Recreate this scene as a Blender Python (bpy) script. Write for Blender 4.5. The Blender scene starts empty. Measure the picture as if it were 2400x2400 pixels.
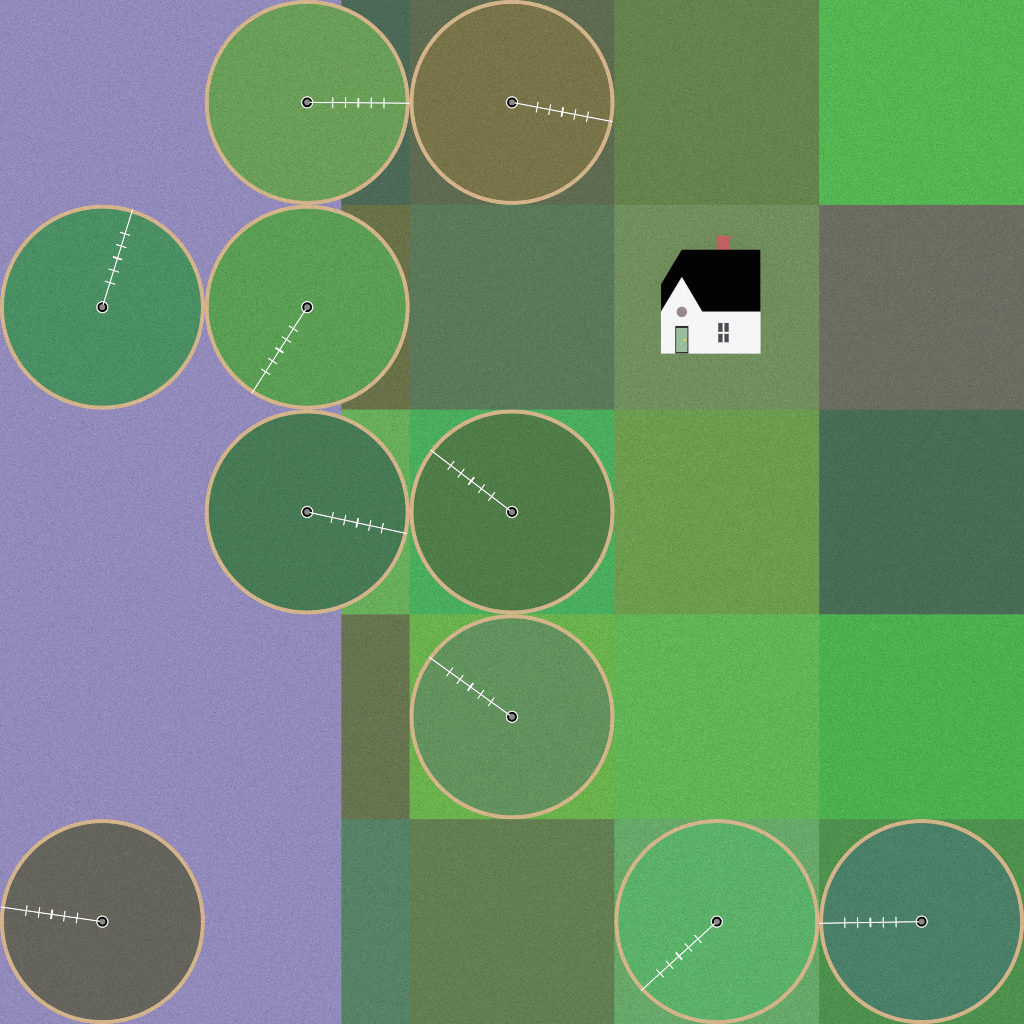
import bpy, bmesh, math
from mathutils import Vector, Matrix

# ------------------------------------------------------------------ camera, sky, sun, exposure
scene = bpy.context.scene
C = scene.collection
U = 24.0                      # 24 photo pixels to the metre: the frame spans 100 x 100 m of farmland

cam_data = bpy.data.cameras.new("camera")
cam = bpy.data.objects.new("camera", cam_data)
C.objects.link(cam)
CAM_H = 6000.0
cam.location = (0, 0, CAM_H)
cam_data.sensor_width = 36.0
cam_data.lens = 36.0 * CAM_H / 100.0
cam_data.clip_start = 50.0
cam_data.clip_end = 20000.0
scene.camera = cam

world = bpy.data.worlds.new("World")
scene.world = world
world.use_nodes = True
wn = world.node_tree
bg = wn.nodes["Background"]
sky = wn.nodes.new("ShaderNodeTexSky")
sky.sky_type = 'NISHITA'
sky.sun_disc = False
sky.sun_elevation = math.radians(90)
sky.sun_rotation = 0.0
wn.links.new(sky.outputs[0], bg.inputs[0])
bg.inputs[1].default_value = 0.05

sun_data = bpy.data.lights.new("sun", 'SUN')
sun_data.energy = 3.4
sun_data.angle = math.radians(0.5)
sun_data.color = (1.0, 0.965, 0.90)
sun = bpy.data.objects.new("sun", sun_data)
sun.location = (0, 0, 60)
C.objects.link(sun)           # straight overhead: every shadow falls under the thing that casts it

scene.view_settings.view_transform = 'Standard'
scene.view_settings.look = 'None'
scene.view_settings.exposure = 0.0
scene.view_settings.gamma = 1.0
scene.view_settings.use_curve_mapping = False
scene.cycles.use_denoising = False      # keep the fine grain of the crops
scene.cycles.filter_width = 1.0

# light reaching level ground under this sun and sky, per channel (a surface of albedo a renders as a * LIT)
LIT = (1.208, 1.202, 1.200)

# ------------------------------------------------------------------ helpers
def P(px, py, z=0.0):
    return Vector(((px - 1200) / U, (1200 - py) / U, z))

def lin(c):
    c = c / 255.0
    return c / 12.92 if c <= 0.04045 else ((c + 0.055) / 1.055) ** 2.4

MATS = {}
def grain_mat(name, rgb, amount=2.1, cells=24.0, offset=0.0):
    """matt material of the given daylight colour with a fine even grain"""
    if name in MATS:
        return MATS[name]
    m = bpy.data.materials.new(name)
    m.use_nodes = True
    nt = m.node_tree
    b = nt.nodes["Principled BSDF"]
    b.inputs["Roughness"].default_value = 1.0
    b.inputs["Specular IOR Level"].default_value = 0.0
    col = [min(0.9, lin(v) / LIT[i]) for i, v in enumerate(rgb)]
    if amount > 0:
        geo = nt.nodes.new("ShaderNodeNewGeometry")
        mp = nt.nodes.new("ShaderNodeMapping")
        mp.inputs["Location"].default_value = (offset * 3.1 + 0.37, offset * 7.7 + 0.61, 0.23)
        mp.inputs["Rotation"].default_value = (0.61, 0.53, 0.37)     # the ground cuts the grain askew, so it is even everywhere
        nz = nt.nodes.new("ShaderNodeTexNoise")
        nz.inputs["Scale"].default_value = cells * 0.7
        nz.inputs["Detail"].default_value = 1.0
        nz.inputs["Roughness"].default_value = 0.6
        ma = nt.nodes.new("ShaderNodeMath"); ma.operation = 'MULTIPLY_ADD'
        ma.inputs[1].default_value = amount
        ma.inputs[2].default_value = 1.0 - 0.5 * amount
        mx = nt.nodes.new("ShaderNodeVectorMath"); mx.operation = 'SCALE'
        mx.inputs[0].default_value = col
        nt.links.new(geo.outputs["Position"], mp.inputs["Vector"])
        nt.links.new(mp.outputs[0], nz.inputs["Vector"])
        nt.links.new(nz.outputs[0], ma.inputs[0])
        nt.links.new(ma.outputs[0], mx.inputs["Scale"])
        nt.links.new(mx.outputs[0], b.inputs["Base Color"])
    else:
        b.inputs["Base Color"].default_value = (*col, 1)
    MATS[name] = m
    return m

def obj(name, bm, mat, parent=None, loc=(0, 0, 0), rotz=0.0):
    bmesh.ops.recalc_face_normals(bm, faces=bm.faces[:])
    me = bpy.data.meshes.new(name)
    bm.to_mesh(me); bm.free()
    me.materials.append(mat)
    o = bpy.data.objects.new(name, me)
    C.objects.link(o)
    o.location = loc
    o.rotation_euler = (0, 0, rotz)
    if parent is not None:
        o.parent = parent
    return o

def tag(o, label=None, cat=None, group=None, kind=None):
    if label: o["label"] = label
    if cat: o["category"] = cat
    if group: o["group"] = group
    if kind: o["kind"] = kind
    return o

def empty(name, loc, rotz=0.0):
    o = bpy.data.objects.new(name, None)
    o.empty_display_size = 0.5
    C.objects.link(o)
    o.location = loc
    o.rotation_euler = (0, 0, rotz)
    return o

def prism(bm, pts, z0, z1):
    """closed outline pts [(x, y)] pulled up from z0 to z1"""
    lo = [bm.verts.new((x, y, z0)) for x, y in pts]
    hi = [bm.verts.new((x, y, z1)) for x, y in pts]
    n = len(pts)
    bm.faces.new(hi)
    bm.faces.new(lo[::-1])
    for i in range(n):
        bm.faces.new((lo[i], lo[(i + 1) % n], hi[(i + 1) % n], hi[i]))

def box(bm, x0, x1, y0, y1, z0, z1):
    prism(bm, [(x0, y0), (x1, y0), (x1, y1), (x0, y1)], z0, z1)

def disc(bm, r, z0, z1, n=64, cx=0.0, cy=0.0):
    prism(bm, [(cx + r * math.cos(2 * math.pi * i / n), cy + r * math.sin(2 * math.pi * i / n)) for i in range(n)], z0, z1)

def ring(bm, r0, r1, z0, z1, n=256):
    a = [2 * math.pi * i / n for i in range(n)]
    rows = []
    for r, z in ((r0, z0), (r1, z0), (r1, z1), (r0, z1)):
        rows.append([bm.verts.new((r * math.cos(t), r * math.sin(t), z)) for t in a])
    for k in range(4):
        p, q = rows[k], rows[(k + 1) % 4]
        for i in range(n):
            j = (i + 1) % n
            bm.faces.new((p[i], p[j], q[j], q[i]))

def bar(bm, a, b, w):
    """square bar of width w from point a to point b"""
    a, b = Vector(a), Vector(b)
    d = (b - a).normalized()
    s = d.cross(Vector((1, 0, 0)))
    if s.length < 1e-3:
        s = d.cross(Vector((0, 1, 0)))
    s.normalize()
    t = d.cross(s)
    va, vb = [], []
    for i, j in ((-1, -1), (1, -1), (1, 1), (-1, 1)):
        off = (s * i + t * j) * (w / 2)
        va.append(bm.verts.new(a + off)); vb.append(bm.verts.new(b + off))
    bm.faces.new(va[::-1]); bm.faces.new(vb)
    for i in range(4):
        bm.faces.new((va[i], va[(i + 1) % 4], vb[(i + 1) % 4], vb[i]))

# ------------------------------------------------------------------ ground and the square fields
bm = bmesh.new()
box(bm, -6000, 6000, -6000, 6000, -1.0, 0.0)
tag(obj("ground", bm, grain_mat("far_farmland", (88, 124, 80))), kind="structure")

LILAC = (146, 138, 187)
bm = bmesh.new()
box(bm, P(-480, 0).x, P(800, 0).x, P(0, 2880).y, P(0, -480).y, -0.5, 0.004)
tag(obj("lavender_field", bm, grain_mat("lavender", LILAC)),
    "long lilac field with one straight edge against the green squares", "field", kind="structure")

SQUARES = {   # (column, row): daylight colour, what it looks like
    (1, 0): ((76, 105, 86), "narrow dark slate green field strip between the sage plot and the brown plot"),
    (2, 0): ((94, 107, 80), "dull olive grey square field showing round the brown plot"),
    (3, 0): ((102, 130, 76), "plain moss green square field above the house field"),
    (4, 0): ((84, 182, 82), "plain vivid green square field above the grey brown field"),
    (1, 1): ((104, 113, 72), "narrow khaki field strip showing beside the grass green round plot"),
    (2, 1): ((90, 121, 90), "plain grey green square field between the grass green plot and the house field"),
    (3, 1): ((113, 143, 94), "pale sage square field under the white house"),
    (4, 1): ((108, 109, 97), "plain grey brown square field beside the house field"),
    (1, 2): ((103, 174, 91), "narrow light green field strip beside the dark bottle green plot"),
    (2, 2): ((74, 173, 93), "vivid emerald square field showing round the dark moss plot"),
    (3, 2): ((108, 156, 78), "plain yellow green square field below the house field"),
    (4, 2): ((72, 108, 84), "plain dark slate green square field below the grey brown field"),
    (1, 3): ((102, 116, 80), "plain narrow olive field strip along the lilac field"),
    (2, 3): ((106, 178, 76), "lime green square field showing round the grey green plot"),
    (3, 3): ((96, 181, 85), "plain fresh green square field beside the lime field"),
    (4, 3): ((76, 176, 80), "plain vivid green square field above the teal round plot"),
    (1, 4): ((86, 130, 102), "plain narrow teal grey field strip along the lilac field"),
    (2, 4): ((98, 126, 81), "plain olive green square field below the grey green plot"),
    (3, 4): ((103, 168, 105), "soft green square field showing round the mint plot"),
    (4, 4): ((77, 145, 77), "mid green square field showing round the teal plot"),
}
for (c, r), (rgb, lab) in SQUARES.items():
    x0 = 800 if c == 1 else c * 480
    x1 = (c + 1) * 480 + (480 if c == 4 else 0)
    y0 = r * 480 - (480 if r == 0 else 0)
    y1 = (r + 1) * 480 + (480 if r == 4 else 0)
    bm = bmesh.new()
    box(bm, P(x0, 0).x, P(x1, 0).x, P(0, y1).y, P(0, y0).y, -0.45, 0.008)
    tag(obj("field", bm, grain_mat("field_%d_%d" % (c, r), rgb, offset=c + 5 * r)), lab, "field", "square fields", kind="structure")

# ------------------------------------------------------------------ round plots
TAN = grain_mat("dry_dirt", (211, 180, 138), 1.3, offset=31)
PLOTS = [  # column, row, colour, arm end offset in photo px, look of the plot, look of the arm
    (1, 0, (105, 158, 87), (239.9, 2.0), "sage green round plot half over the lilac field, ringed in tan, beside the brown plot",
     "white pivot arm lying almost level on the sage green round plot beside the brown plot"),
    (2, 0, (121, 115, 73), (235.8, 45.2), "brown round plot inside a tan ring on the olive grey square",
     "white pivot arm sloping gently across the brown round plot"),
    (0, 1, (74, 143, 99), (70.9, -228.8), "sea green round plot inside a tan ring, wholly surrounded by lilac field",
     "white pivot arm standing steeply upward on the sea green plot in the lilac field"),
    (1, 1, (90, 158, 83), (-129.4, 201.3), "grass green round plot inside a tan ring, touching the sea green plot",
     "white pivot arm slanting steeply downward over the grass green plot beside the sea green plot"),
    (1, 2, (70, 122, 84), (234.3, 50.6), "dark bottle green round plot inside a tan ring, below the grass green plot",
     "white pivot arm sloping gently across the dark bottle green plot"),
    (2, 2, (80, 124, 71), (-190.8, -145.2), "dark moss green round plot inside a tan ring on the vivid emerald square",
     "white diagonal pivot arm on the dark moss green plot in the emerald square"),
    (2, 3, (98, 146, 93), (-194.4, -140.1), "grey green round plot inside a tan ring on the lime square",
     "white diagonal pivot arm on the grey green plot in the lime square"),
    (0, 4, (101, 100, 92), (-237.1, -34.3), "charcoal brown round plot inside a tan ring, alone in the lilac field's corner",
     "white pivot arm sloping gently across the charcoal brown plot in the lilac field"),
    (3, 4, (90, 177, 105), (-177.0, 161.2), "bright mint green round plot inside a tan ring on the soft green square",
     "white pivot arm slanting downward over the bright mint green plot"),
    (4, 4, (73, 128, 104), (-240.0, 3.8), "dark teal round plot inside a tan ring, touching the mint plot",
     "white pivot arm lying almost level on the dark teal plot"),
]
R_OUT, R_IN = 240 / U, 231 / U
PLOT_Z = 0.06
for c, r, rgb, arm, lab, alab in PLOTS:
    t = empty("round_crop_plot", P(c * 480 + 240, r * 480 + 240, 0.008))
    tag(t, lab, "crop plot", "round irrigated plots", kind="thing")
    bm = bmesh.new(); disc(bm, R_IN + 0.02, -0.3, PLOT_Z - 0.01, 256)
    obj("crop", bm, grain_mat("crop_%d_%d" % (c, r), rgb, offset=40 + c + 5 * r), t)
    bm = bmesh.new(); ring(bm, R_IN, R_OUT, -0.25, PLOT_Z)
    obj("dirt_track", bm, TAN, t)

# ------------------------------------------------------------------ centre pivot arms
WHITE = grain_mat("white_paint", (262, 262, 262), 0)
BLACK = grain_mat("black_rubber", (2, 2, 2), 0.6, offset=71)
GREY = grain_mat("grey_metal", (138, 138, 138), 1.0, offset=72)

def hub_parts(t):
    bm = bmesh.new(); disc(bm, 14.1 / U, 0.0, 0.22, 64)
    obj("base_pad", bm, WHITE, t)
    bm = bmesh.new(); disc(bm, 12.0 / U, 0.1, 0.42, 64)
    obj("drum", bm, BLACK, t)
    bm = bmesh.new(); disc(bm, 6.6 / U, 0.2, 0.84, 48); disc(bm, 4.0 / U, 0.83, 0.90, 48)
    obj("riser_post", bm, GREY, t)

def boom_bm():
    bm = bmesh.new()
    w = 1.1 / U
    box(bm, 6.0 / U, 240 / U, -w, w, 0.62, 0.71)
    # truss rods under the pipe, sagging between the towers
    stops = [14, 60, 90, 120, 150, 180, 238]
    for a, b in zip(stops, stops[1:]):
        m = (a + b) / 2
        bar(bm, (a / U, 0, 0.62), (m / U, 0, 0.47), 0.02)
        bar(bm, (m / U, 0, 0.47), (b / U, 0, 0.62), 0.02)
        bar(bm, (m / U, 0, 0.47), (m / U, 0, 0.62), 0.02)
    return bm

def tower_bm(x, half_len, half_w):
    bm = bmesh.new()
    box(bm, x - half_w, x + half_w, -half_len, half_len, 0.40, 0.46)     # beam carrying the two wheels
    for s in (-1, 1):
        bar(bm, (x, s * half_len * 0.75, 0.45), (x, s * 0.05, 0.63), 0.035)   # A-frame legs up to the pipe
        y = s * (half_len - 0.17)
        bar(bm, (x, y, 0.17), (x, y, 0.42), 0.04)                             # fork
    return bm

def wheel_bm(half_w):
    bm = bmesh.new()
    n = 28
    lo, hi = [], []
    for i in range(n):
        a = 2 * math.pi * i / n
        k = 0.165 if i % 2 == 0 else 0.155                                    # lugs of the tyre
        lo.append(bm.verts.new((-half_w, k * math.cos(a), k * math.sin(a))))
        hi.append(bm.verts.new((half_w, k * math.cos(a), k * math.sin(a))))
    bm.faces.new(lo); bm.faces.new(hi)
    for i in range(n):
        j = (i + 1) % n
        bm.faces.new((lo[i], lo[j], hi[j], hi[i]))
    return bm

def make_pivot():
    t = empty("irrigation_pivot", (0, 0, 0))
    hub_parts(t)
    obj("boom", boom_bm(), WHITE, t)
    for k, rr in enumerate((60, 90, 120, 150, 180)):
        hw = (1.9 if k == 2 else 1.1) / U
        hl = (11.0 if k == 2 else 12.4) / U
        tw = obj("wheel_tower", tower_bm(rr / U, hl, hw), WHITE, t)
        for s in (-1, 1):
            obj("wheel", wheel_bm(hw * 0.85), WHITE, tw, (rr / U, s * (hl - 0.17), 0.168))
    return t

def copy_tree(o, parent=None):
    c = o.copy(); C.objects.link(c)
    if parent is not None:
        c.parent = parent
    for ch in o.children:
        copy_tree(ch, c)
    return c

proto = make_pivot()
src = None
for i, (c, r, rgb, (dx, dy), lab, alab) in enumerate(PLOTS):
    t = proto if i == 0 else copy_tree(proto)
    t.location = P(c * 480 + 240, r * 480 + 240, 0.008 + PLOT_Z - 0.01)
    t.rotation_euler = (0, 0, math.atan2(-dy, dx))
    tag(t, alab, "irrigation pivot", "irrigation pivots on the round plots", kind="thing")

# ------------------------------------------------------------------ the house, laid on its back with its front to the sky
D = 3.0                       # depth of the house, metres (its back wall rests on the field)
FR = D                        # height of the front wall's face
HX, HY = 1665.6, 730.0        # centre of the house in photo pixels
def L(px, py):
    return ((px - HX) / U, (HY - py) / U)

WALL = grain_mat("white_render", (246, 246, 246), 0.55, offset=81)
ROOF = grain_mat("black_slate", (2, 2, 2), 0.9, offset=82)
BRICK = grain_mat("red_brick", (194, 97, 98), 1.5, offset=83)
FRAME = grain_mat("dark_door_frame", (37, 36, 39), 0.6, offset=84)
DOOR = grain_mat("pale_green_door", (153, 190, 156), 1.3, offset=85)
KNOB = grain_mat("yellow_knob", (255, 211, 10), 0)
PANE = grain_mat("slate_glass", (76, 75, 84), 1.3, offset=86)
MAUVE = grain_mat("mauve_glass", (151, 139, 139), 1.3, offset=87)

house = empty("house", P(HX, HY, 0.008))
tag(house, "white gabled house with black roof, red chimney and pale green door", "house", kind="thing")

bm = bmesh.new()
outline = [(1549.1, 828.8), (1782.1, 828.8), (1782.1, 730.9), (1645.6, 730.9), (1597.8, 650.0), (1549.1, 730.9)]
prism(bm, [L(*p) for p in outline], 0.02, FR)
obj("wall", bm, WALL, house)

bm = bmesh.new()
mid = D / 2
f = 65.0 / 146.0
zf, zb = FR - 0.02 - (FR - 0.02 - mid) * f, 0.0 + mid * f
pts = []
for px, py, z in ((1549.0, 734, FR - 0.02), (1549.0, 734, 0.0), (1782.3, 734, FR - 0.02), (1782.3, 734, 0.0),
                  (1549.1, 666.0, zf), (1549.1, 666.0, zb), (1597.6, 585.0, mid), (1782.3, 585.0, mid)):
    x, y = L(px, py)
    pts.append(bm.verts.new((x, y, z)))
bmesh.ops.convex_hull(bm, input=pts)
roof = obj("roof", bm, ROOF, house)
# roof slopes of the front gable: thin slabs running back from the gable's two edges into the main roof
bm = bmesh.new()
ap = L(1597.8, 650.0); lf = L(1552.0, 726.0); rt = L(1645.0, 729.9)
th = 0.05
prism(bm, [lf, ap, (ap[0], ap[1] + th * 2), (lf[0] - 0.0, lf[1] + th * 2)], 0.7, FR - 0.004)
prism(bm, [ap, rt, (rt[0], rt[1] + th * 2), (ap[0], ap[1] + th * 2)], 0.7, FR - 0.004)
obj("gable_roof", bm, ROOF, house)

bm = bmesh.new()
(x0, y0), (x1, y1) = L(1680.1, 590.0), L(1710.9, 552.4)
box(bm, x0, x1, y0, y1, mid - 0.75, mid - 0.01)
obj("chimney", bm, BRICK, roof)

# door: frame of four members proud of the wall, leaf set between them, round knob
def fbox(bm, px0, py0, px1, py1, z0, z1):
    (x0, y0), (x1, y1) = L(px0, py1), L(px1, py0)
    box(bm, x0, x1, y0, y1, z0, z1)
bm = bmesh.new()
fbox(bm, 1584.9, 769.0, 1610.8, 825.2, FR - 0.03, FR + 0.02)
door = obj("door", bm, DOOR, house)
bm = bmesh.new()
fbox(bm, 1582.2, 764.0, 1613.6, 769.0, FR - 0.03, FR + 0.04)
fbox(bm, 1582.2, 825.2, 1613.6, 828.6, FR - 0.03, FR + 0.04)
fbox(bm, 1582.2, 769.0, 1584.9, 825.2, FR - 0.03, FR + 0.04)
fbox(bm, 1610.8, 769.0, 1613.6, 825.2, FR - 0.03, FR + 0.04)
obj("door_frame", bm, FRAME, door)
bm = bmesh.new()
kx, ky = L(1605.4, 797.3)
disc(bm, 2.6 / U, FR + 0.015, FR + 0.07, 32, kx, ky)
disc(bm, 1.4 / U, FR + 0.065, FR + 0.085, 32, kx, ky)
obj("handle", bm, KNOB, door)

# four-pane window: white glazing cross, dark glass in the four openings
bm = bmesh.new()
fbox(bm, 1693.6, 757.0, 1697.3, 778.1, FR - 0.03, FR + 0.02)
fbox(bm, 1693.6, 782.0, 1697.3, 802.9, FR - 0.03, FR + 0.02)
fbox(bm, 1683.0, 778.1, 1707.8, 782.0, FR - 0.03, FR + 0.02)
win = obj("window", bm, WHITE, house)
bm = bmesh.new()
for xa, xb in ((1683.0, 1693.6), (1697.3, 1707.8)):
    for ya, yb in ((757.0, 778.1), (782.0, 802.9)):
        fbox(bm, xa, ya, xb, yb, FR - 0.03, FR + 0.006)
obj("pane", bm, PANE, win)

bm = bmesh.new()
cx, cy = L(1597.8, 731.3)
disc(bm, 12.35 / U, FR - 0.03, FR + 0.006, 64, cx, cy)
obj("round_window", bm, MAUVE, house)
